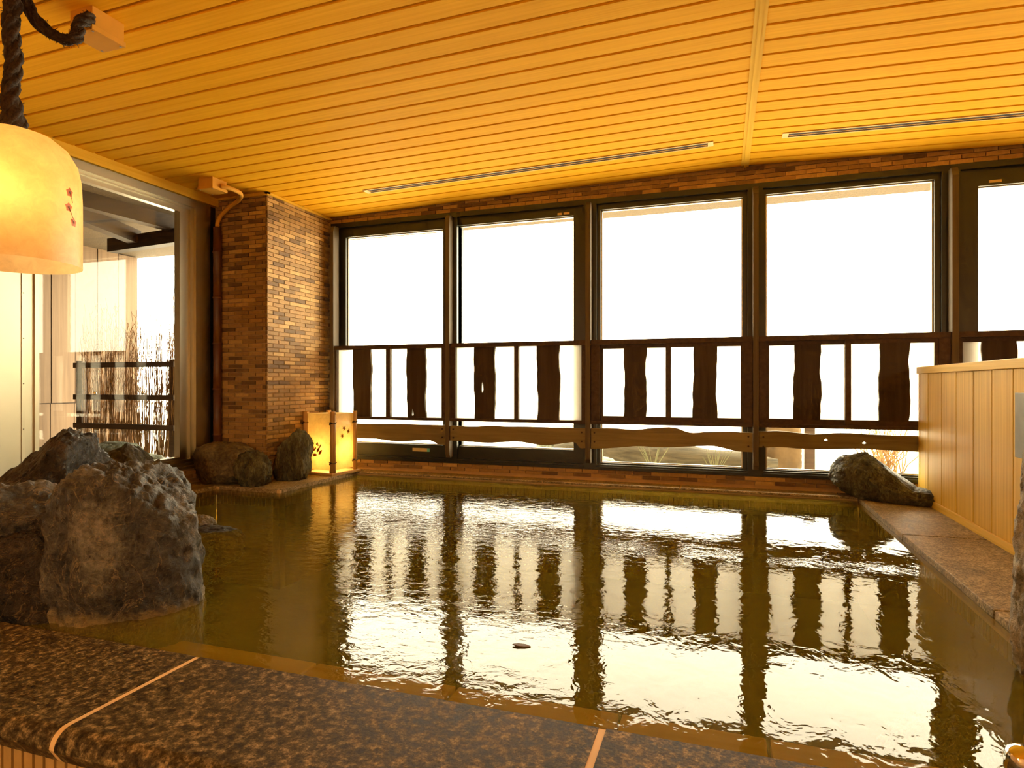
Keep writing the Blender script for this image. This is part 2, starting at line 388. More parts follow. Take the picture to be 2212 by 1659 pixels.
# ------------------------------------------------------------------ windows of the far wall
BAYS = [(-2.90, -1.872), (-1.872, -.847), (-.847, .198), (.198, 1.24), (1.24, 2.275), (2.275, 3.31)]
GL = [(-2.782, -1.951, .203, 1.800), (-1.857, -.965, .200, 1.814), (-.780, .125, .122, 1.836), (.260, 1.167, .120, 1.840), (1.380, 2.20, .20, 1.777), (2.36, 3.22, .12, 1.83)]
ORD = ['first', 'second', 'third', 'fourth', 'fifth', 'sixth']
for n, ((a, b), (gx0, gx1, gz0, gz1)) in enumerate(zip(BAYS, GL)):
    fr = MB().ring(a, b, .078, 1.907, a+.045, b-.045, .112, 1.872, 4.172, 4.30).obj('window_%d' % (n+1), 'alu')
    tag(fr, 'dark metal framed tall window, %s bay from the brick column' % ORD[n], 'window', 'windows of the pool wall', 'structure')
    MB().ring(a+.045, b-.045, .112, 1.872, gx0, gx1, gz0, gz1, 4.20, 4.262).obj('sash', 'alu', fr)
    MB().ring(gx0, gx1, gz0, gz1, gx0+.008, gx1-.008, gz0+.006, gz1-.006, 4.225, 4.247).obj('bead', 'steel', fr)
    box('glass_pane', (gx0+.006, 4.234, gz0+.005), (gx1-.006, 4.240, gz1-.005), 'glass', fr)
    box('sill_lip', (a+.045, 4.155, .092), (b-.045, 4.172, .100), 'alu', fr)
    if n == 0:
        s = box('sticker', (-2.200, 4.197, .151), (-2.080, 4.2, .176), 'sticker', fr); s['label'] = 'cream sticker on the bottom rail'
        s = box('sticker', (-2.080, 4.197, .151), (-2.058, 4.2, .176), 'sticker_teal', fr); s['label'] = 'teal end of the sticker'
    if n == 1:
        for x0, x1 in ((-1.08, -1.05), (-1.035, -.995)): box('sticker', (x0, 4.197, 1.825), (x1, 4.2, 1.84), 'sticker', fr)
    if n == 4: box('sticker', (1.43, 4.197, 1.79), (1.49, 4.2, 1.805), 'sticker', fr)
tag(box('wall_end', (3.31, YW, .078), (XR, YW+.16, 1.907), 'plaster'), 'plain wall end beyond the last window', 'wall', kind='structure')

# posts in front of the windows
PX = [-2.842, -1.872, -.847, .198, 1.24, 2.275]
PLAB = ['brown wooden batten against the brick column beside first window', 'brown wooden batten between first and second windows from the column',
        'brown wooden batten between second and third windows from the column', 'brown wooden batten between third and fourth windows from the column',
        'brown wooden batten above the cedar partition, right of fourth window', 'brown wooden batten beyond the right edge of the view']
for i, x in enumerate(PX):
    hw = .016
    prof = [(4.172, .125), (4.118, .125), (4.104, .150), (4.098, .18), (4.098, 1.825), (4.104, 1.850), (4.118, 1.872), (4.172, 1.872)]
    o = plate('wooden_batten', [(p, q) for p, q in prof], [], 2*hw, 'post', None, 'x', x-hw)
    tag(o, PLAB[i], 'post', 'battens between the windows')

# privacy screens with live-edge boards
def wavy(x0, x1, z0, z1, seed, amp=.0042, n=18):
    r = random.Random(seed); ph = [r.uniform(0, 6.3) for _ in range(6)]
    def e(t, k): return amp*(math.sin(2*PI*(.7+.3*k)*t+ph[k])+.5*math.sin(2*PI*2.3*t+ph[k+1])+.3*math.sin(2*PI*5.1*t+ph[k+2]))
    L = [(x0+e(i/n, 0), z0+(z1-z0)*i/n) for i in range(n+1)]
    Rr = [(x1+e(i/n, 2), z0+(z1-z0)*i/n) for i in range(n+1)]
    return L+Rr[::-1]
SCR = [(-2.826, -2.812, -2.384, -2.349, -1.925, -1.890, [(-2.668, -2.515), (-2.21, -2.058)]),
       (-1.854, -1.815, -1.373, -1.342, -.894, -.865, [(-1.672, -1.517), (-1.205, -1.048)]),
       (-.829, -.753, -.343, -.311, .111, .180, [(-.613, -.469), (-.174, -.031)]),
       (.216, .276, .691, .723, 1.147, 1.222, [(.416, .563), (.87, 1.022)]),
       (1.258, 1.287, 1.72, 1.755, 2.19, 2.257, [(1.383, 1.539), (1.90, 2.06)])]
Z0, Z1 = .388, .948
for n, (xa, pa, m0, m1, pb, xb, bd) in enumerate(SCR):
    r = empty('privacy_screen', ((xa+xb)/2, 4.14, Z0))
    tag(r, 'half-height frosted screen with wavy dark boards, %s bay from the column' % ORD[n], 'screen', 'frosted screens before the windows')
    c = Vector(r.location)
    def bx(name, lo, hi, mat): return box(name, tuple(Vector(lo)-c), tuple(Vector(hi)-c), mat, r)
    thick = n >= 2
    pz0, pz1 = (.441, .890) if thick else (.412, .913)
    bx('top_rail', (xa, 4.112, .917), (xb, 4.168, Z1), 'screenframe'); bx('bottom_rail', (xa, 4.112, Z0), (xb, 4.168, .409), 'screenframe')
    bx('stile', (xa, 4.118, .409), (pa-(.018 if thick else 0), 4.166, .917), 'screenframe'); bx('stile', (pb+(.018 if thick else 0), 4.118, .409), (xb, 4.166, .917), 'screenframe')
    if thick:   # sliding leaf frames, the right one in front
        for (l0, l1, yy) in ((pa-.018, m1, 4.142), (m0, pb+.018, 4.122)):
            il0, il1 = l0+.018, l1-(.018 if l1 < pb else .018)
            if l0 < m0: il0, il1 = pa, m0
            else: il0, il1 = m1, pb
            f = MB().ring(l0, l1, .409, .917, il0, il1, pz0, pz1, yy, yy+.018)
            f.v = [tuple(Vector(p)-c) for p in f.v]; f.obj('sliding_leaf_frame', 'screenframe', r)
    else: bx('mullion', (m0, 4.122, .409), (m1, 4.160, .917), 'screenframe')
    for (q0, q1) in ((pa, m0), (m1, pb)):
        bx('frosted_pane', (q0-.004, 4.148, pz0-.006), (q1+.004, 4.152, pz1+.006), 'frost')
    for k, (b0, b1) in enumerate(bd):
        yb = 4.126 if not thick else (4.140 if k == 0 else 4.121)
        out = [(p-c.x, q-c.z) for p, q in wavy(b0, b1, pz0-.004, pz1+.004, n*10+k+3)]
        holes = []
        if n == 1 and k == 0:
            holes = [[(-1.612+dx-c.x, .63+dz-c.z) for dx, dz in ((0, .042), (.007, .02), (.009, -.015), (.005, -.036), (-.004, -.036), (-.008, -.015), (-.006, .02))]]
        if n == 0 and k == 1:
            holes = [[(-2.165+dx-c.x, .425+dz-c.z) for dx, dz in ((0, .05), (.008, .025), (.010, 0), (-.010, -.003), (-.004, .02))]]
        plate('live_edge_slat', out, holes, .020, 'slat', r, 'y', yb-c.y)

# low live-edge boards fixed across the battens
LB = [([(-2.82, .353), (-2.68, .356), (-2.542, .352), (-2.307, .358), (-2.116, .357), (-1.890, .357)], [(-2.82, .25), (-2.68, .246), (-2.542, .244), (-2.463, .244), (-2.307, .23), (-2.23, .23), (-2.116, .24), (-2.022, .246), (-1.967, .228), (-1.945, .215), (-1.890, .214)], []),
      ([(-1.853, .354), (-1.678, .351), (-1.607, .356), (-1.537, .361), (-1.434, .357), (-1.299, .359), (-1.069, .358), (-.865, .358)], [(-1.853, .248), (-1.572, .24), (-1.434, .249), (-1.349, .256), (-1.166, .236), (-1.085, .242), (-.988, .257), (-.934, .26), (-.902, .226), (-.865, .225)], []),
      ([(-.829, .358), (-.685, .362), (-.541, .355), (-.422, .369), (-.292, .375), (-.193, .345), (-.108, .35), (.056, .357), (.11, .354), (.180, .352)], [(-.829, .222), (-.722, .228), (-.601, .241), (-.511, .249), (-.364, .246), (-.193, .257), (-.053, .265), (.029, .25), (.083, .237), (.180, .234)], []),
      ([(.216, .361), (.321, .368), (.424, .36), (.525, .353), (.673, .364), (.865, .358), (1.03, .357), (1.222, .36)], [(.216, .265), (.347, .27), (.475, .263), (.624, .267), (.77, .274), (.936, .269), (1.03, .267), (1.222, .26)], [(.587, .321), (.789, .309)])]
def smooth_line(p, sub=4):
    out = []
    for i in range(len(p)-1):
        p0, p1, p2, p3 = p[max(i-1, 0)], p[i], p[i+1], p[min(i+2, len(p)-1)]
        for k in range(sub):
            t = k/sub
            z = .5*((2*p1[1])+(-p0[1]+p2[1])*t+(2*p0[1]-5*p1[1]+4*p2[1]-p3[1])*t*t+(-p0[1]+3*p1[1]-3*p2[1]+p3[1])*t**3)
            out.append((p1[0]+(p2[0]-p1[0])*t, z))
    return out+[p[-1]]
LLAB = ['low wavy brown plank below first screen, partly behind the lantern', 'low wavy brown plank below second screen, bulging under its right half',
        'low wavy brown plank below third screen with a humped top edge', 'low wavy brown plank below fourth screen with two knot holes']
for (t, b, hl), lab in zip(LB, LLAB):
    out = smooth_line(b)+smooth_line(t)[::-1]
    holes = [[(hx+.011*math.cos(a*PI/4), hz+.0065*math.sin(a*PI/4)) for a in range(8)] for hx, hz in hl]
    o = plate('live_edge_plank', out, holes, .028, 'lowboard', None, 'y', 4.112); tag(o, lab, 'plank', 'low planks before the windows')
    for x in (t[0][0]+.025, t[-1][0]-.025):
        for z in (.27, .33): MB().tube([(x, 4.106, z), (x, 4.1125, z)], .006, 8).obj('peg', 'slat', o)

# ------------------------------------------------------------------ pool basin, copings, water
ZW = -.024
PXL, PXR, PY0, PY1 = -3.09, .75, 1.174, 4.07
NX, NY = -2.60, 3.205      # notch: platform at the back left
mat_pool = simple('pool_tile_olive', (.24, .18, .065), .45, 0, .15, 30)
mat_poolg = simple('pool_grout', (.09, .066, .028), .8)
mat_pfloor = simple('pool_floor', (.09, .072, .022), .7, 0, .2, 5)
MAT['pool_tile'] = mat_pool; MAT['pool_grout'] = mat_poolg; MAT['pool_floor'] = mat_pfloor
o = box('floor_pool', (PXL-.05, PY0-.05, -.70), (PXR+.05, PY1+.05, -.62), 'pool_floor'); tag(o, 'dark olive bottom of the hot spring pool', 'floor', kind='structure')
def strip_wall(name, p, q, nrm, label):
    """basin wall of narrow upright mosaic strips between plan points p and q (nrm points into the pool)"""
    p = Vector((*p, 0)); q = Vector((*q, 0)); L = (q-p).length; u = (q-p)/L; nrm = Vector((*nrm, 0))
    a = p-nrm*.05; b_ = q-nrm*.003
    cs = [p-nrm*.05, q-nrm*.05, q-nrm*.003, p-nrm*.003]
    m = MB(); m.add([(c.x, c.y, -.62) for c in cs]+[(c.x, c.y, -.0305) for c in cs], [(0, 3, 2, 1), (4, 5, 6, 7), (0, 1, 5, 4), (1, 2, 6, 5), (2, 3, 7, 6), (3, 0, 4, 7)])
    w = m.obj(name, 'pool_floor'); tag(w, label, 'wall', kind='structure')
    st = MB(); k = 0
    while k*.03+.024 < L:
        a0 = p+u*(k*.03+.003); a1 = p+u*(k*.03+.0265)
        for z0, z1 in ((-.115, -.0305),):
            c4 = [a0-nrm*.004, a1-nrm*.004, a1, a0]
            st.add([(c.x, c.y, z0) for c in c4]+[(c.x, c.y, z1) for c in c4], [(0, 3, 2, 1), (4, 5, 6, 7), (0, 1, 5, 4), (1, 2, 6, 5), (2, 3, 7, 6), (3, 0, 4, 7)])
        k += 1
    o = st.obj('mosaic_strips', 'pool_tile', w); o['kind'] = 'stuff'
strip_wall('wall_pool_far', (NX, PY1), (PXR, PY1), (0, -1), 'narrow upright mosaic strips under the far coping')
strip_wall('wall_pool_right', (PXR, PY0), (PXR, PY1), (-1, 0), 'narrow upright mosaic strips under the right coping')
strip_wall('wall_pool_left', (PXL, PY0), (PXL, NY), (1, 0), 'narrow upright mosaic strips under the left coping')
strip_wall('wall_pool_platform', (PXL, NY), (NX, NY), (0, -1), 'narrow upright mosaic strips under the rock platform')
strip_wall('wall_pool_notch', (NX, NY), (NX, PY1), (1, 0), 'narrow upright mosaic strips under the lantern platform')
strip_wall('wall_pool_near', (-2.2, PY0), (PXR, PY0), (0, 1), 'narrow upright mosaic strips under the near coping')

def slab_run(parent, axis, cuts, lo, hi, z0=-.03, z1=0, gap=.009, name='coping_slab'):
    for a, b in zip(cuts[:-1], cuts[1:]):
        if axis == 'x': L, H = (a+gap/2, lo, z0), (b-gap/2, hi, z1)
        else: L, H = (lo, a+gap/2, z0), (hi, b-gap/2, z1)
        box(name, L, H, 'granite_lit', parent, .004)
# near coping with a bullnose front
def kerb_profile(e):
    prof = [(PY0-.001-e, -e), (PY0-.001-e, -.029), (PY0-.044, -.031), (PY0-.05, -.06), (PY0-.05, ZF), (.877, ZF), (.877, -.062+e), (.845, -.062+e)]
    for k in range(9):
        a = PI*k/16; prof.append((.862-(.034-e)*math.cos(a), -.034+(.034-e)*math.sin(a)))
    return prof
kp = kerb_profile(.0012); n = len(kp); mb = MB()
mb.add([(-2.2, *p) for p in kp]+[(PXR+.35, *p) for p in kp], [tuple(range(n)), tuple(range(2*n-1, n-1, -1))]+[(i, n+i, n+(i+1) % n, (i+1) % n) for i in range(n)])
tn = mb.obj('trim_1', 'pale_grout')
tag(tn, 'near pool kerb with pale joints between granite slabs', 'kerb', kind='structure')
def near_slab(x0, x1):
    prof = [(PY0, 0), (PY0, -.03), (PY0-.045, -.032), (PY0-.045, -.02), (.90, -.02), (.90, -.062), (.845, -.062)]
    for k in range(9):
        a = PI*k/16; prof.append((.862-.034*math.cos(a), -.034+.034*math.sin(a)))
    m = MB(); n = len(prof)
    m.add([(x0, *p) for p in prof]+[(x1, *p) for p in prof], [tuple(range(n)), tuple(range(2*n-1, n-1, -1))]+[(i, n+i, n+(i+1) % n, (i+1) % n) for i in range(n)])
    o = m.obj('coping_slab', 'granite', tn)
    bm = bmesh.new(); bm.from_mesh(o.data); bmesh.ops.recalc_face_normals(bm, faces=bm.faces); bm.to_mesh(o.data); bm.free()
cuts = [-2.2, -1.186, -.214, .758, 1.1]
for a, b in zip(cuts[:-1], cuts[1:]): near_slab(a+.007, b-.007)
strip_me = MB().box((0, 0, 0), (.0225, .008, .16)).mesh('upright_tile', [simple('kerb_tile_ochre', (.36, .22, .07), .5, 0, .12, 40)])
for k in range(34):
    for z in (-.225, -.388):
        o = link('upright_tile', strip_me, None, tn); o.location = (-1.62+.030*k, .869, z)
# far coping
tf = box('trim_2', (NX, PY1-.002, -.06), (XR, YW, -.006), 'pale_grout'); tag(tf, 'narrow granite coping along the window wall', 'kerb', kind='structure')
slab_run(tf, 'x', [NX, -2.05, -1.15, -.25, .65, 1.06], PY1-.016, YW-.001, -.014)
tr_ = box('trim_3', (PXR-.002, PY0-.04, -.06), (1.40, PY1-.008, -.006), 'pale_grout'); tag(tr_, 'broad granite coping along the right side of the pool', 'kerb', kind='structure')
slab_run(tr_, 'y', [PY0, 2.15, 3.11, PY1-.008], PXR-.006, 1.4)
tag(box('floor_right', (1.4, .9, -.1), (XR, YW, -.004), 'floor'), 'floor behind the cedar partition', 'floor', kind='structure')
tl = MB().box((XL, 1.0, -.06), (PXL, 3.475, -.006)).box((PXL, NY, -.06), (NX, 3.475, -.006)).box((-2.92, 3.475, -.06), (NX, YW, -.006)).obj('trim_4', 'pale_grout')
tag(tl, 'granite coping and rock platform at the back left', 'kerb', kind='structure')
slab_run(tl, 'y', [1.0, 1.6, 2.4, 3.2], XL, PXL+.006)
def rounded_platform():
    r = .05; pts = [(XL+.001, 3.209), (NX-r, NY-.006)]
    pts += [(NX+.006-r+r*math.sin(a), NY-.006+r-r*math.cos(a)) for a in [i*PI/12 for i in range(1, 7)]]
    pts += [(NX+.006, 4.066), (NX-.004, YW-.001), (-2.918, YW-.001), (-2.918, 3.474), (XL+.001, 3.474)]
    plate('coping_slab', pts, [], .03, 'granite_lit', tl, 'z', -.03)
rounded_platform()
# submerged bench along the near side
mat_bench = wood('submerged_bench_wood', (.80, .46, .10), (.92, .58, .16), (2, 45, 45), .5, 1.0, .08); MAT['bench'] = mat_bench
bench = empty('submerged_bench', (-1.0, 1.32, -.62)); tag(bench, 'tan plank bench under the water along the near kerb', 'bench')
bl = [-1.60, -1.06, -.64, -.225, .095, .42, .745]
for a, b in zip(bl[:-1], bl[1:]):
    box('bench_plank', (a+.004+1.0, 1.176-1.32, -.15+.62), (b-.004+1.0, 1.465-1.32, -.12+.62), 'bench', bench, .004)
box('bench_support', (-1.58+1.0, 1.18-1.32, .0), (.745+1.0, 1.42-1.32, -.1505+.62), 'pool_floor', bench)

def make_water():
    m, nt, b = nodes_of('hot_spring_water'); nt.nodes.remove(b)
    geo = nt.nodes.new('ShaderNodeNewGeometry'); P = geo.outputs['Position']
    def sc_(s):
        q = nt.nodes.new('ShaderNodeVectorMath'); q.operation = 'MULTIPLY'; q.inputs[1].default_value = s; nt.links.new(P, q.inputs[0]); return q.outputs[0]
    def math_(op, a, b_, c=None):
        q = nt.nodes.new('ShaderNodeMath'); q.operation = op
        for i, s in enumerate((a, b_, c)):
            if s is None: continue
            if hasattr(s, 'is_output'): nt.links.new(s, q.inputs[i])
            else: q.inputs[i].default_value = s
        return q.outputs[0]
    n1 = math_('MULTIPLY', noise_tex(nt, sc_((1.0, .8, 1)), 13, 3, .5, .5), .42)
    n2 = noise_tex(nt, sc_((1.0, 1.5, 1)), 20, 3, .55, .6)
    n3 = noise_tex(nt, sc_((.5, .5, 1)), 1.4, 1, .4)
    # wind ripples grow towards the back left
    sep = nt.nodes.new('ShaderNodeSeparateXYZ'); nt.links.new(P, sep.inputs[0])
    far = nt.nodes.new('ShaderNodeMapRange'); far.inputs[1].default_value = .4; far.inputs[2].default_value = 2.0; far.inputs[3].default_value = .10; far.inputs[4].default_value = 1.0
    t = math_('MULTIPLY_ADD', sep.outputs[1], .25, math_('MULTIPLY', sep.outputs[0], -1.0)); nt.links.new(t, far.inputs[0])
    h = math_('MULTIPLY_ADD', math_('MULTIPLY', n2, far.outputs[0]), .55, n1)
    h = math_('MULTIPLY_ADD', n3, .35, h)
    bp = nt.nodes.new('ShaderNodeBump'); setin(bp, Strength=1.0, Distance=.0030); nt.links.new(h, bp.inputs['Height'])
    fr = fresnel(nt, 1.33); nt.links.new(bp.outputs[0], fr.inputs['Normal'])
    g = nt.nodes.new('ShaderNodeBsdfGlossy'); g.inputs['Roughness'].default_value = .0; nt.links.new(bp.outputs[0], g.inputs['Normal'])
    tr = nt.nodes.new('ShaderNodeBsdfTransparent')
    df = nt.nodes.new('ShaderNodeBsdfDiffuse'); df.inputs[0].default_value = (.19, .147, .014, 1)
    murk = nt.nodes.new('ShaderNodeMixShader'); murk.inputs[0].default_value = .5
    nt.links.new(tr.outputs[0], murk.inputs[1]); nt.links.new(df.outputs[0], murk.inputs[2])
    mx = nt.nodes.new('ShaderNodeMixShader'); nt.links.new(fr.outputs[0], mx.inputs[0])
    nt.links.new(murk.outputs[0], mx.inputs[1]); nt.links.new(g.outputs[0], mx.inputs[2])
    out = nt.nodes['Material Output']; nt.links.new(mx.outputs[0], out.inputs[0])
    va = nt.nodes.new('ShaderNodeVolumeAbsorption'); va.inputs[0].default_value = (.72, .60, .12, 1); va.inputs[1].default_value = 6.0
    nt.links.new(va.outputs[0], out.inputs[1]); return m
MAT['water'] = make_water()
pts = [(PXL-.002, PY0-.002), (PXR+.002, PY0-.002), (PXR+.002, PY1+.002), (NX-.002, PY1+.002), (NX-.002, NY+.002), (PXL-.002, NY+.002)]
wtr = plate('pool_water', pts, [], .60, 'water', None, 'z', -.625)
for v in wtr.data.vertices:
    if v.co.z > -.3: v.co.z = ZW
tag(wtr, 'olive brown rippled hot spring water mirroring the windows', 'water', kind='stuff')
lf = plate('floating_leaf', [(-.022, 0), (-.008, .009), (.012, .008), (.026, -.002), (.010, -.008), (-.010, -.007)], [], .003, 'leaf', None, 'z', 0)
lf.location = (-.491, 1.53, ZW+.001); lf.rotation_euler = (0, .06, .2); tag(lf, 'small dark leaf floating on the bright reflection', 'leaf')

# ------------------------------------------------------------------ cedar partition on the right
PXF = 1.06; PYE = 4.095
pr = empty('cedar_partition', (PXF+.03, 3.0, -.004)); tag(pr, 'low cedar board partition along the right coping', 'partition')
def pbx(name, lo, hi, mat, bev=0): 
    c = Vector(pr.location); return box(name, tuple(Vector(lo)-c), tuple(Vector(hi)-c), mat, pr, bev)
pbx('core', (PXF+.012, 1.5, 0.002), (PXF+.05, PYE-.006, .71), 'dark')
pbx('cap_rail', (PXF-.012, 1.5, .712), (PXF+.07, PYE, .75), 'part_h', .003)
pbx('base_rail', (PXF-.008, 1.5, 0), (PXF+.012, PYE-.02, .035), 'part_h', .002)
pbx('end_post', (PXF-.002, PYE-.022, 0), (PXF+.062, PYE-.001, .712), 'part')
y = PYE-.024
edges = [PYE-.024, 3.922, 3.704, 3.497, 3.283, 3.08, 2.882, 2.68, 2.48, 2.28, 2.08, 1.88, 1.68, 1.5]
for b, a in zip(edges[:-1], edges[1:]):
    pbx('cedar_board', (PXF, a+.005, .035), (PXF+.012, b, .712), 'part', .0025)
o = box('grey_plate', (PXF-.022, 2.5, .38), (PXF-.013, 2.81, .62), 'hull', None, .002); tag(o, 'small grey plate fixed on the cedar partition behind the standing stone', 'plate')

# ------------------------------------------------------------------ rocks
def rock(name, loc, half, mat, label, seed, p=2.6, amp=.12, freq=1.6, rz=0, lean=(0, 0), taper=0, cuts=(), sub=6, tilt=0, fine=.05, func=None):
    bm = bmesh.new(); bmesh.ops.create_icosphere(bm, subdivisions=sub, radius=1)
    off = Vector((seed*3.17, seed*1.31, seed*7.7))
    for v in bm.verts:
        d = v.co.normalized()
        r = (abs(d.x)**p+abs(d.y)**p+abs(d.z)**p)**(-1/p)
        q = d*r
        for (nx, ny, nz, k) in cuts:       # flat broken faces
            nn = Vector((nx, ny, nz)).normalized(); s = q.dot(nn)
            if s > k: q -= nn*(s-k)*.85
        w1 = noise.fractal(q*freq+off, 1.0, 2.0, 4); w2 = noise.fractal(q*freq*5+off*2, .75, 2.1, 6)
        rd = 1-abs(noise.noise(q*freq*2.2+off*1.7))*2
        q = q*(1+amp*w1+fine*w2+amp*.25*rd)
        if func: q = func(q)
        k = 1-taper*(q.z+1)/2
        v.co = Vector(((q.x*k+lean[0]*q.z)*half[0], (q.y*k+lean[1]*q.z)*half[1], q.z*half[2]))
    if tilt: bmesh.ops.rotate(bm, verts=bm.verts, cent=(0, 0, 0), matrix=Matrix.Rotation(tilt, 3, 'Y'))
    me = bpy.data.meshes.new(name); bm.to_mesh(me); bm.free()
    me.polygons.foreach_set('use_smooth', [True]*len(me.polygons))
    o = link(name, me, mat); o.location = loc; o.rotation_euler = (0, 0, rz); tag(o, label, 'rock'); return o
YAW = math.radians(18.6)
rock('pool_boulder', (-1.77, 1.47, .045), (.215, .22, .345), 'rock_grey', 'big grey pitted boulder standing in the water beside the near kerb', 3, 4.2, .06, 1.5, YAW+.50, (-.03, .02), .10,
     [(.395, -.215, .9, .97), (-.75, -.65, .1, 1.02), (.5, -.85, -.1, 1.10)], 6)
rock('pool_boulder', (-2.86, 1.95, .12), (.31, .30, .33), 'rock_brown', 'large dark sloping boulder at the back left below the pendant lamp', 8, 2.4, .16, 1.3, YAW+.1, (.15, 0), .25, [(-.6, -.4, .8, .55), (.9, 0, .3, .8)], 6)
rock('pool_boulder', (-2.17, 1.42, .17), (.17, .16, .155), 'rock_grey', 'rounded grey boulder at the left edge of the view', 12, 2.3, .12, 1.4, YAW, (0, 0), .1, [(.5, -.3, .8, .9)], 6)
rock('pool_boulder', (-1.96, 1.34, -.04), (.23, .155, .23), 'rock_brown', 'dark wet boulder low in the left corner beside the kerb', 15, 2.6, .12, 1.2, YAW-.1, (0, 0), .1, [(.3, -.6, .7, .8)], 6)
rock('mossy_rock', (-3.11, 2.62, .135), (.165, .14, .17), 'rock_moss', 'mossy dark rock behind the big boulder by the left window', 21, 2.3, .16, 1.8, YAW, (-.2, 0), .2, [(.8, 0, .6, .75)], 5)
rock('waterline_rock', (-2.25, 2.30, -.10), (.15, .10, .09), 'rock_brown', 'half-submerged rock tip breaking the water right of the big boulder', 25, 2.2, .12, 1.6, YAW, (0, 0), 0, [], 5)
rock('waterline_rock', (-2.40, 2.38, -.06), (.08, .08, .08), 'rock_tan', 'small tan rock tip close behind the big boulder', 27, 2.2, .12, 1.6, YAW, (0, 0), 0, [], 5)
rock('platform_rock', (-3.14, 3.32, .125), (.215, .125, .14), 'rock_tan', 'smooth tan rock left of the three before the brick column', 31, 2.8, .10, 1.5, .1, (0, 0), .05, [(-.7, -.6, -.2, .85)], 5)
rock('platform_rock', (-2.87, 3.285, .10), (.115, .09, .115), 'rock_green', 'small craggy green rock in the middle of the three before the column', 35, 2.3, .18, 2.0, .2, (0, 0), .15, [(.5, -.7, .2, .8)], 5, fine=.07)
rock('platform_rock', (-2.795, 3.60, .155), (.115, .12, .17), 'rock_green', 'upright layered green rock between brick column and glowing lantern', 38, 3.0, .14, 1.9, .3, (.12, 0), .12, [(-.6, 0, .8, .75)], 5, fine=.07)
def tail(q):   # high hump on the left sinking to a low tail on the right
    t = (q.x+1)/2; k = 1.0-.62*max(0, min(1, (t-.30)/.45)); q = Vector((q.x, q.y, -1+(q.z+1)*k)); return q
rock('coping_rock', (.875, 3.985, .125), (.285, .12, .135), 'rock_green', 'humped grey green rock with a low tail on the far right corner of the coping', 44, 2.4, .10, 1.4, -.42, (0, 0), .05, [], 6, 0, .035, tail)
rock('standing_stone', (.80, 1.74, .27), (.165, .14, .37), 'rock_pale', 'tall pale upright stone at the right edge of the view', 51, 3.2, .07, 1.5, .3, (0, 0), .28, [], 6)
rock('sunken_rock', (.52, 1.78, -.38), (.16, .14, .2), 'rock_brown', 'dark rock under the water near the lower right corner', 55, 2.4, .14, 1.6, .3)
# chrome handrail post at the lower right
o = MB().lathe([(0, -.0), (.036, -.0), (.036, .006), (.021, .010), (.021, .088), (.0225, .090), (.0225, .108), (.018, .118), (.009, .123), (0, .124)], 28).obj('chrome_post', 'chrome', None, True)
o.location = (.415, 1.098, 0); tag(o, 'short chrome post on the near kerb at the lower right corner', 'post')

# ------------------------------------------------------------------ bamboo lantern by the column
lan = empty('bamboo_lantern', (-2.748, 3.952, 0), math.radians(-8)); tag(lan, 'glowing square paper lantern with bamboo corner posts', 'lantern')
S = .130
box('base_board', (-S-.028, -S-.028, 0), (S+.028, S+.020, .018), 'lantern_wood', lan, .002)
for sx in (-1, 1):
    for sy in (-1, 1):
        r0 = .021 if (sx, sy) != (1, 1) else .015
        pr_ = [(0, .018), (r0, .018), (r0*.96, .20), (r0*1.03, .222), (r0*1.06, .226), (r0*1.02, .230), (r0*.95, .25), (r0*.97, .452), (r0*.9, .456), (0, .456)]
        p = MB().lathe(pr_, 20).obj('bamboo_post', 'bamboo', lan, True); p.location = (sx*S, sy*(S-.012), 0)
        for z in (.09, .375):
            c = MB(); c.tube([(math.cos(a*PI/8)*(r0+.004), math.sin(a*PI/8)*(r0+.004), z+.003*math.sin(a*PI/4)) for a in range(17)], .0032, 6, False)
            c.tube([(-.006, -r0-.006, z-.010), (.004, -r0-.009, z), (.010, -r0-.006, z+.006)], .005, 6)
            c.obj('cord_tie', 'cord', p)
for k in range(4):
    a = k*PI/2; s = S-.012
    lo, hi = ((-s, -s-.001, .035), (s, -s+.001, .44))
    q = box('paper_panel', lo, hi, 'lantern_paper', lan); q.rotation_euler = (0, 0, a)
    if k == 0:      # front face: a spray of pressed flowers
        r = random.Random(4)
        def star(cx, cz, R, n, inner=.35, rot=0): return [(cx+(R if i % 2 == 0 else R*inner)*math.sin(rot+PI*i/n), cz+(R if i % 2 == 0 else R*inner)*math.cos(rot+PI*i/n)) for i in range(2*n)]
        for cx, cz in ((-.055, .225), (-.043, .205), (-.064, .205), (-.012, .228), (.002, .222), (-.004, .235), (.026, .222), (.02, .212), (-.024, .20)):
            plate('pressed_flower', star(cx-.01, cz-.01, .011, 5, .4, r.random()), [], .0008, 'leafprint', q, 'y', -s-.0025)
        for cx, cz, rot in ((-.045, .18, 1.2), (.002, .183, .6), (.022, .165, .7), (-.03, .145, 1.5)):
            lf_ = [(cx-.01+math.sin(rot)*t-math.cos(rot)*w, cz-.005+math.cos(rot)*t+math.sin(rot)*w) for t, w in ((-.024, 0), (-.008, .010), (.01, .009), (.027, 0), (.01, -.009), (-.008, -.010))]
            plate('pressed_leaf', lf_, [], .0008, 'petal', q, 'y', -s-.0025)
    if k == 1:      # right face: three small maple leaves
        for cx, cz in ((.01, .33), (.055, .305), (-.01, .275)):
            plate('pressed_leaf', [(cx+R*math.sin(i*PI/7), cz+R*math.cos(i*PI/7)) for i in range(14) for R in [(.021 if i % 2 == 0 else .008)]], [], .0008, 'leafprint', q, 'y', -s-.0025)
for sx in (-1, 1): box('panel_foot', (sx*S*.92-.012, -S+.0, .018), (sx*S*.92+.012, -S+.022, .036), 'bamboo', lan)
bb = MB().lathe([(0, .07), (.016, .075), (.026, .10), (.022, .125), (.012, .14), (0, .143)], 20).obj('bulb', 'bulb_small', lan, True)
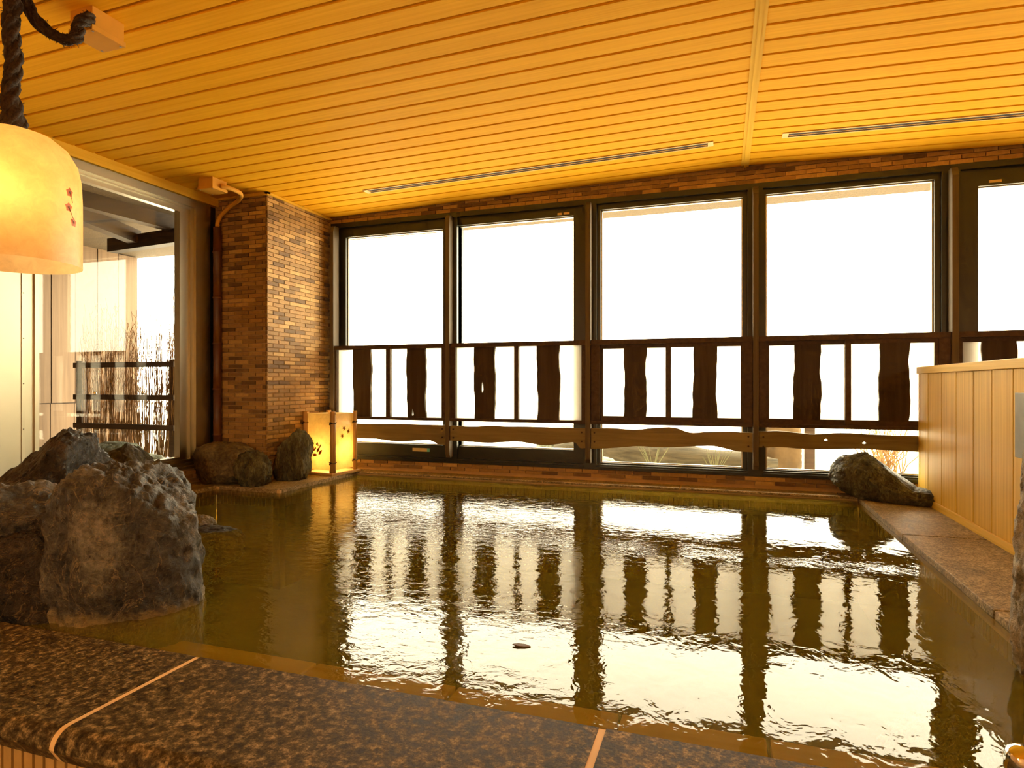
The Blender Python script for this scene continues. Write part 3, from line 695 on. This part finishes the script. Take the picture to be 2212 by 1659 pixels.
def lamp(name, parent, loc, energy, color, r):
    l = bpy.data.lights.new(name, 'POINT'); l.energy = energy; l.color = color; l.shadow_soft_size = r
    o = bpy.data.objects.new(name, l); COL.objects.link(o); o.location = loc; o.parent = parent; return o
lamp('lantern_light', lan, (.0, -.0, .17), 3.0, (1, .75, .34), .03)

# ------------------------------------------------------------------ pendant lamp
D = 2.0
PC = Vector((-2.15, 1.38, 0))
pend = empty('pendant_lamp', (PC.x, PC.y, 1.035)); tag(pend, 'glowing drum-shaped paper pendant lamp hanging from a black rope', 'lamp')
R0 = .186
prof = [(R0, 0), (R0*1.002, .10), (R0, .22), (R0*.985, .285), (R0*.93, .335), (R0*.80, .378), (R0*.60, .408), (R0*.35, .424), (.03, .430)]
th = [(r*.985-.001, z+(-.003 if z > .3 else 0)) for r, z in prof]
MB().lathe(prof, 72).obj('lamp_shade', 'shade', pend, True)
# pressed flowers on the side facing the room
def flower_on(z, ang, R, kind):
    m = MB(); n = 5; vs = []; rr = R0*1.004
    pts2 = [(0, 0)]+[((R if i % 2 == 0 else R*.72)*math.sin(PI*i/n), (R if i % 2 == 0 else R*.72)*math.cos(PI*i/n)) for i in range(2*n)]
    for a, b in pts2:
        t = ang+a/rr; vs.append((rr*math.cos(t), rr*math.sin(t), z+b))
    m.add(vs, [(0, 1+i, 1+(i+1) % (2*n)) for i in range(2*n)]); fl = m.obj('pressed_flower', 'petal', pend)
    c = MB(); vs = []
    for a, b in [(0, 0)]+[(R*.28*math.sin(i), R*.28*math.cos(i)) for i in range(6)]:
        t = ang+a/rr; vs.append(((rr+.001)*math.cos(t), (rr+.001)*math.sin(t), z+b))
    c.add(vs, [(0, 1+i, 1+(i+1) % 6) for i in range(6)]); c.obj('flower_eye', 'stem', fl)
    s = MB(); s.tube([((rr+.001)*math.cos(ang+t*.022*kind), (rr+.001)*math.sin(ang+t*.022*kind), z-.010*t*(1 if kind > 0 else -.3)) for t in range(4)], .0008, 5); s.obj('flower_stem', 'stem', fl)
A0 = .30
for z, a, k in ((.228, A0, 1), (.180, A0-.02, 1.4), (.137, A0+.10, -1)): flower_on(z, a, .016, k)
bulb = MB().lathe([(0, .16), (.03, .17), (.045, .21), (.038, .25), (.02, .28), (.018, .31), (0, .31)], 24).obj('bulb', 'bulb', pend, True)
MB().tube([(0, 0, .30), (0, 0, .43)], .02, 12).obj('lamp_holder', 'cord', pend)
lamp('pendant_light', pend, (.05, -.10, .20), 1.15, (1, .50, .17), .06)

def rope_mesh(pts, r, twist=26, strands=4, seed=1, flare=None):
    m = MB(); rr = random.Random(seed)
    P = [Vector(p) for p in pts]; N = len(P)
    m.tube(P, [r*.80*(flare(i/(N-1)) if flare else 1) for i in range(N)], 10)
    L = sum((P[i+1]-P[i]).length for i in range(N-1))
    for s in range(strands):
        q = []; 
        for i in range(N):
            t = (P[min(i+1, N-1)]-P[max(i-1, 0)]).normalized(); a = Vector((1, 0, 0)) if abs(t.x) < .8 else Vector((0, 1, 0))
            a = (a-t*a.dot(t)).normalized(); b = t.cross(a); f = flare(i/(N-1)) if flare else 1
            ph = 2*PI*s/strands+twist*L*i/(N-1)+rr.uniform(-.12, .12)
            q.append(P[i]+(a*math.cos(ph)+b*math.sin(ph))*r*.72*f*rr.uniform(.92, 1.08))
        m.tube(q, r*.42, 6)
    for i in range(260):      # loose fibres
        k = rr.random()*(N-1.01); j = int(k); p = P[j].lerp(P[j+1], k-j); f = flare(k/(N-1)) if flare else 1
        d = Vector((rr.uniform(-1, 1), rr.uniform(-1, 1), rr.uniform(-1, 1))).normalized()
        m.tube([p+d*r*.8*f, p+d*r*1.15*f+Vector((rr.uniform(-1, 1), rr.uniform(-1, 1), rr.uniform(-1, 1)))*.008], .0009, 3, False)
    return m
n = 60; zt = zc(PC.x)-.005
pts = [(0.004*math.sin(i*.3), .003*math.cos(i*.23), .428+(zt-1.035-.428)*i/(n-1)) for i in range(n)]
rope_mesh(pts, .023, 30, 4, 1, lambda t: 1.0+1.0*max(0, 1-t/.30)**1.6).obj('rope', 'rope', pend, True)
hk = MB().tube([(0, 0, zt-1.035-.03), (0, 0, zt-1.035+.004)], .03, 16).obj('ceiling_hook', 'cord', pend)
# unseen brighter copies of the pendant, added behind the viewer as warm fill light
def copy_tree(o, parent=None):
    c = o.copy(); COL.objects.link(c); c.parent = parent
    for ch in list(o.children):
        copy_tree(ch, c)
    return c
for x, y, lab in ((-1.55, -.75, 'added unseen fill lamp behind the viewer on the left'), (1.75, -.55, 'added unseen fill lamp behind the viewer on the right')):
    c = copy_tree(pend); c.location = (x, y, 1.055); c['label'] = lab; pend['group'] = c['group'] = 'paper pendant lamps'
    for ch in c.children:
        if ch.type == 'LIGHT': ch.data = ch.data.copy(); ch.data.energy = 30; ch.data.color = (1, .72, .40); ch.location.z = -.02
# ceiling boxes
def ceil_box(x0, x1, y0, y1, z0, label):
    zt = zc((x0+x1)/2)+.001
    r = empty('junction_box', ((x0+x1)/2, (y0+y1)/2, z0)); c = r.location; tag(r, label, 'box', 'tan boxes on the ceiling')
    hx, hy = (x1-x0)/2, (y1-y0)/2
    box('body', (-hx+.004, -hy+.004, .018), (hx-.004, hy-.004, zt-z0), 'beige_metal', r, .003)
    box('lid', (-hx, -hy, 0), (hx, hy, .018), 'beige_metal', r, .002)
    for sx in (-1, 1):
        for sy in (-1, 1): MB().tube([(sx*(hx-.012), sy*(hy-.012), -.002), (sx*(hx-.012), sy*(hy-.012), .001)], .004, 8).obj('screw', 'steel', r)
    return r
b1 = ceil_box(-2.185, -2.07, 1.585, 1.715, 1.885, 'tan ceiling box beside the black rope at the top left')
b2 = ceil_box(-3.127, -3.005, 3.085, 3.21, 1.877, 'tan ceiling box with a conduit near the brick column')
# slack rope from hook to box
cp = [(-2.19, 1.395, zt-.01), (-2.185, 1.42, 1.95), (-2.165, 1.44, 1.89), (-2.14, 1.455, 1.845), (-2.10, 1.48, 1.81), (-2.06, 1.50, 1.80), (-2.045, 1.515, 1.82), (-2.06, 1.53, 1.855), (-2.07, 1.545, 1.885), (-2.07, 1.57, 1.91), (-2.09, 1.59, 1.93)]
def catmull(P, sub):
    P = [Vector(p) for p in P]; o = []
    for i in range(len(P)-1):
        a, b, c, d = P[max(i-1, 0)], P[i], P[i+1], P[min(i+2, len(P)-1)]
        for k in range(sub):
            t = k/sub; o.append(.5*((2*b)+(c-a)*t+(2*a-5*b+4*c-d)*t*t+(-a+3*b-3*c+d)*t**3))
    return o+[P[-1]]
o = rope_mesh(catmull(cp, 7), .019, 30, 4, 5).obj('slack_rope', 'rope', None, True); tag(o, 'black hemp-wrapped cable curling into the tan ceiling box', 'rope')
# conduit and bamboo-like downpipe at the column
pp = empty('downpipe', (-3.302, 3.432, -.004)); tag(pp, 'rust brown bamboo-like downpipe in the corner beside the column', 'pipe')
pm = []
z = 0
prof = []
for k in range(6):
    z0 = k*.315; prof += [(.028, z0), (.027, z0+.15), (.028, z0+.30), (.0315, z0+.306), (.0315, z0+.313)]
prof = [(0, 0)]+prof+[(.028, 1.74), (0, 1.74)]
prof = [p for p in prof if p[1] <= 1.74]
MB().lathe(prof, 20).obj('pipe_body', 'pipe', pp, True)
ccv = catmull([(-3.005, 3.15, 1.905), (-2.98, 3.20, 1.905), (-2.985, 3.30, 1.90), (-3.06, 3.37, 1.885), (-3.17, 3.405, 1.86), (-3.26, 3.425, 1.815), (-3.30, 3.432, 1.77), (-3.302, 3.432, 1.72)], 6)
q = MB().tube([tuple(Vector(p)-Vector(pp.location)) for p in ccv], .014, 12).obj('conduit', 'beige_metal', pp, True)
# slot diffusers
def slot(x0, x1, y, lab):
    k = KL if x0 < RX else KR; r = empty('slot_diffuser', ((x0+x1)/2, y, zc((x0+x1)/2))); tag(r, lab, 'vent', 'slot vents in the ceiling')
    L = (x1-x0)/2; r.rotation_euler = (0, -math.atan(k), 0)
    MB().box((-L, -.034, -.005), (-L+.03, .034, .004)).box((L-.03, -.034, -.005), (L, .034, .004)).box((-L+.03, -.034, -.005), (L-.03, -.026, .004)).box((-L+.03, .026, -.005), (L-.03, .034, .004)).obj('rim', 'slot_metal', r)
    box('slot', (-L+.03, -.026, -.002), (L-.03, .026, .003), 'dark', r)
    box('vane', (-L+.03, .002, -.004), (L-.03, .007, .003), 'beige_metal', r)
slot(-2.30, -.045, 3.705, 'long thin slot vent in the ceiling left of the ridge strip')
slot(.313, 2.57, 3.705, 'long thin slot vent in the ceiling right of the ridge strip')

# ------------------------------------------------------------------ window on the left and steel panel
def yz_ring(m, y0, y1, z0, z1, iy0, iy1, iz0, iz1, x0, x1):
    m.box((x0, y0, z0), (x1, iy0, z1)); m.box((x0, iy1, z0), (x1, y1, z1)); m.box((x0, iy0, z0), (x1, iy1, iz0)); m.box((x0, iy0, iz1), (x1, iy1, z1)); return m
lw = yz_ring(MB(), 2.255, 3.415, .115, 1.885, 2.275, 3.290, .135, 1.835, XL-.10, XL).obj('window_7', 'steel')
tag(lw, 'wide steel framed window on the left beside the column', 'window', kind='structure')
yz_ring(MB(), 2.275, 3.290, .135, 1.835, 2.285, 3.262, .155, 1.82, XL-.10, XL-.02).obj('frame_step', 'steel', lw)
yz_ring(MB(), 2.285, 3.262, .155, 1.82, 2.30, 3.19, .172, 1.79, XL-.08, XL-.035).obj('sash', 'steel', lw)
box('glass_pane', (XL-.062, 2.295, .168), (XL-.056, 3.195, 1.795), 'glass', lw)
box('sill', (XL-.10, 2.255, .095), (XL+.02, 3.415, .115), 'steel', lw)
for y, z in ((2.62, .60), (2.93, .60)): 
    k = MB().lathe([(0, 0), (.010, 0), (.010, .006), (0, .008)], 14).obj('suction_hook', 'chrome', lw, True); k.location = (XL-.056, y, z); k.rotation_euler = (0, PI/2, 0)
pl = box('wall_left_plinth', (XL-.10, 2.045, -.06), (XL-.004, 3.475, .095), 'grout'); tag(pl, 'dark tiled plinth under the left window', 'wall', kind='structure')
tile_face(pl, (XL-.004, 2.045, .0), PI/2, 1.42, .0, .095, 60)
hd = box('trim_7', (XL-.12, 2.045, 1.885), (XL+.022, 3.475, zc(XL)+.01), 'ceil_trim'); tag(hd, 'orange wooden head trim above the left window', 'trim', kind='structure')
dk = box('wall_left_gap', (XL-.12, 3.415, -.05), (XL-.015, 3.475, 1.885), 'dark'); tag(dk, 'dark gap between left window and column', 'wall', kind='structure')
sp = empty('steel_panel', (XL-.03, 2.15, .095)); tag(sp, 'brushed steel cladding panel left of the window, below the pendant', 'panel')
box('sheet', (-.06, -.105, 0), (.02, .045, 1.79), 'steel', sp); box('seam_strip', (.02, .047-.002, 0), (.024, .062, 1.79), 'steel', sp)
box('sheet', (-.06, .062, 0), (.02, .105, 1.79), 'steel', sp)
for k in range(8): 
    q = MB().tube([(.023, .0535, .1+.23*k), (.0255, .0535, .1+.23*k)], .003, 8).obj('rivet', 'cord', sp)

# ------------------------------------------------------------------ outside, left: covered terrace
SZ = 2.09
tag(box('floor_terrace', (-9, 1.0, -.25), (XL-.12, 5.6, -.12), 'paver'), 'pale stone terrace floor outside the left window', 'floor', kind='structure')
tag(box('ceiling_terrace', (-9, 1.0, SZ), (XL-.12, 5.38, SZ+.2), 'concrete'), 'rough soffit over the terrace', 'ceiling', kind='structure')
tag(box('ceiling_eave', (XL-.12, YW+.16, SZ), (8, 5.38, SZ+.2), 'concrete'), 'rough soffit of the eave above the windows', 'ceiling', kind='structure')
tw = box('wall_terrace', (-6.4, 1.0, -.12), (-6.29, 5.33, SZ), 'rail_out'); tag(tw, 'wall of pale vertical boards across the terrace', 'wall', kind='structure')
bme = MB().box((0, 0, 0), (.024, .232, 1.62)).mesh('wall_board', ['plank_out'])
for k in range(18):
    o = link('wall_board', bme, None, tw); o.location = (-6.29+random.uniform(0, .006), 1.02+.24*k, .47 if k < 17 else -.12)
    if k == 17: o.scale = (1, 1, 2.2/1.62)
bme2 = MB().box((0, 0, 0), (.02, .232, .56)).mesh('wall_board_low', ['plank_out'])
for k in range(17):
    o = link('wall_board', bme2, None, tw); o.location = (-6.296, 1.02+.24*k, -.10)
tag(box('wall_lightblock_near', (-9, .9, -.12), (XL-.12, 1.0, SZ), 'plank_out'), 'added unseen wall blocking sky light at the near terrace end', 'wall', kind='structure')  # unseen, added to keep sky light off the column front
tag(box('wall_lightblock_far', (-9.1, .9, -.12), (-9, 5.4, SZ), 'plank_out'), 'added unseen wall blocking sky light at the far terrace end', 'wall', kind='structure')  # likewise added out of view to shut sky light out of the terrace
# rafters
for k, (xa, ya, xb, yb, z) in enumerate([(-4.2, 2.2, -4.95, 4.2, 1.90), (-4.55, 2.9, -4.45, 4.6, 1.97), (-5.3, 4.25, -3.55, 4.05, 1.86)]):
    v = Vector((xb-xa, yb-ya, 0)); L = v.length
    o = box('rafter', (0, -.045, 0), (L, .045, .12), 'beam_out'); o.location = (xa, ya, z); o.rotation_euler = (0, 0, math.atan2(v.y, v.x))
    tag(o, ['dark rafter under the terrace soffit, nearest the window', 'dark rafter under the terrace soffit, running towards the garden', 'dark cross beam tying the terrace rafters'][k], 'beam', 'terrace rafters')
# brushwood fence
fe = empty('brushwood_fence', (-5.3, 4.4, -.12)); tag(fe, 'brushwood fence of upright twigs with three dark rails beyond the left window', 'fence')
for z in (.835, .53, .255): box('rail', (-.66, -.03, z+.12-.022), (.60, .0, z+.12+.026), 'rail_out', fe)
for x in (-.62, .55): box('fence_post', (x-.035, .0, 0), (x+.035, .07, 1.0), 'rail_out', fe)
tg = MB(); rr = random.Random(9)
for k in range(330):
    x = rr.uniform(-.64, .62); y = rr.uniform(.0, .09); h = rr.uniform(.95, 1.2)+(.2 if rr.random() < .3 else 0); p = []
    lx = rr.uniform(-.06, .06)
    for i in range(6): p.append((x+lx*i/5+rr.uniform(-.014, .014), y+rr.uniform(-.01, .01), .10+h*i/5))
    tg.tube(p, [rr.uniform(.0025, .005)*(1-.13*i) for i in range(6)], 4, False)
    for _ in range(5):
        i = rr.randrange(1, 6); b = Vector(p[i]); tg.tube([b, b+Vector((rr.uniform(-.05, .05), rr.uniform(-.02, .02), rr.uniform(.03, .12)))], .0016, 3, False)
o = tg.obj('twigs', 'twig', fe); o['kind'] = 'stuff'
# tall bundle of twigs against the window jamb
tb = empty('twig_bundle', (-4.98, 4.75, -.12)); tag(tb, 'tall bundle of bare twigs beside the window jamb outside', 'plant')
tg = MB()
for k in range(34):
    x = rr.gauss(0, .03); y = rr.gauss(0, .04); p = []; lx = rr.gauss(-.02, .06)
    H_ = rr.uniform(1.2, 2.15)
    for i in range(7): p.append((x+lx*(i/6)**2+rr.uniform(-.012, .012), y+rr.uniform(-.015, .015), H_*i/6))
    tg.tube(p, [.007*(1-.12*i) for i in range(7)], 4, False)
o = tg.obj('twigs', 'twig', tb); o['kind'] = 'stuff'
rock('terrace_rock', (-5.02, 4.05, .0), (.24, .14, .15), 'rock_out', 'pale green garden rock outside, right one below the brushwood fence', 61, 2.5, .1, 1.4, .2, sub=5)
rock('terrace_rock', (-5.62, 3.95, -.02), (.20, .14, .13), 'rock_out', 'pale green garden rock outside, left one below the brushwood fence', 64, 2.5, .1, 1.4, .5, sub=5)
rock('terrace_rock', (-4.35, 3.62, -.03), (.30, .16, .15), 'rock_out', 'pale green garden rock outside close behind the left window pane', 67, 2.5, .1, 1.4, .5, sub=5)
hp = [(-5.42+.20*math.cos(a*PI/10)+.016*a, 4.20+.004*a, -.09+.20*abs(math.sin(a*PI/10))) for a in range(21)]
o = MB().tube(catmull(hp, 3), .022, 10).obj('garden_hose', 'hose', None, True); tag(o, 'grey hose looped on the terrace below the fence', 'hose')

# ------------------------------------------------------------------ outside, in front of the windows
tag(box('floor_garden', (-14, 4.35, -.5), (14, 14, -.14), 'snow'), 'pale gravel ground outside the windows', 'ground', kind='structure')
lg = MB(); P = []
for i in range(15):
    t = i/14; P.append((-1.55+2.0*t, 5.95-.25*t+.04*math.sin(t*7), .02-.03*t+.01*math.sin(t*5)))
lg.tube(P, [.03+.085*math.sin(PI*min(1, .12+.80*(i/14)))+.012*math.sin(i*1.7) for i in range(15)], 12)
o = lg.obj('driftwood_log', 'log', None, True); tag(o, 'weathered driftwood log lying outside the third window', 'log')
rr = random.Random(3)
def grass(loc, n, h, lab, sp=.12):
    g = MB()
    for k in range(n):
        a = rr.uniform(-.5, .5); b = rr.uniform(-.3, .3); H_ = h*rr.uniform(.6, 1)
        g.tube([(rr.uniform(-sp, sp)*.3, rr.uniform(-sp, sp)*.3, -.005), (a*H_*.4, b*H_*.3, H_*.5), (a*H_, b*H_*.6, H_*.95)], [.004, .003, .0012], 4, False)
    o = g.obj('grass_tuft', 'grass'); o.location = loc; tag(o, lab, 'grass')
grass((-.55, 5.35, -.14), 14, .34, 'thin dry grass tuft outside the left half of the third window')
grass((-.05, 5.25, -.14), 16, .36, 'thin dry grass tuft outside the right half of the third window')
rock('garden_rock', (-.98, 5.45, -.10), (.13, .12, .11), 'rock_out', 'small garden stone in the lower left corner of the third window', 71, 2.3, .1, 1.5, sub=4)
rock('garden_rock', (-1.45, 6.3, .02), (.38, .25, .2), 'rock_out', 'mossy garden mound outside the second window', 73, 2.3, .1, 1.5, sub=5)
rock('garden_rock', (.50, 5.9, .06), (.15, .06, .24), 'amber', 'amber stone block outside the left end of the fourth window', 75, 6, .04, 1.2, sub=5)
o = box('garden_post', (.675, 5.9, -.14), (.76, 5.99, .5), 'rail_out', None, .006); tag(o, 'brown wooden post outside the fourth window', 'post')
hs = empty('far_house', (4.5, 24, -3.0)); tag(hs, 'pale distant building seen low through the fourth window', 'building')
box('wall', (-3.5, 0, 0), (3.5, 5, 3.4), 'house', hs); box('roof', (-3.8, -.3, 3.4), (3.8, 5.3, 3.6), 'house_glass', hs)
for i in range(6):
    for j in range(2): 
        f = box('window', (-3.0+1.05*i, -.02, .6+1.4*j), (-2.4+1.05*i, .0, 1.3+1.4*j), 'house_glass', hs)
sh = MB()
for k in range(60):
    p = [Vector((rr.gauss(0, .06), rr.gauss(0, .06), 0))]; d = Vector((rr.gauss(0, .35), rr.gauss(0, .25), 1)).normalized()
    for i in range(5): p.append(p[-1]+d*.11); d = (d+Vector((rr.gauss(0, .35), rr.gauss(0, .25), .05))).normalized()
    sh.tube(p, [.006*(1-.15*i) for i in range(6)], 4, False)
o = sh.obj('bare_shrub', 'twig'); o.location = (1.35, 6.2, -.14); tag(o, 'bare twiggy shrub outside the right end of the fourth window', 'shrub')
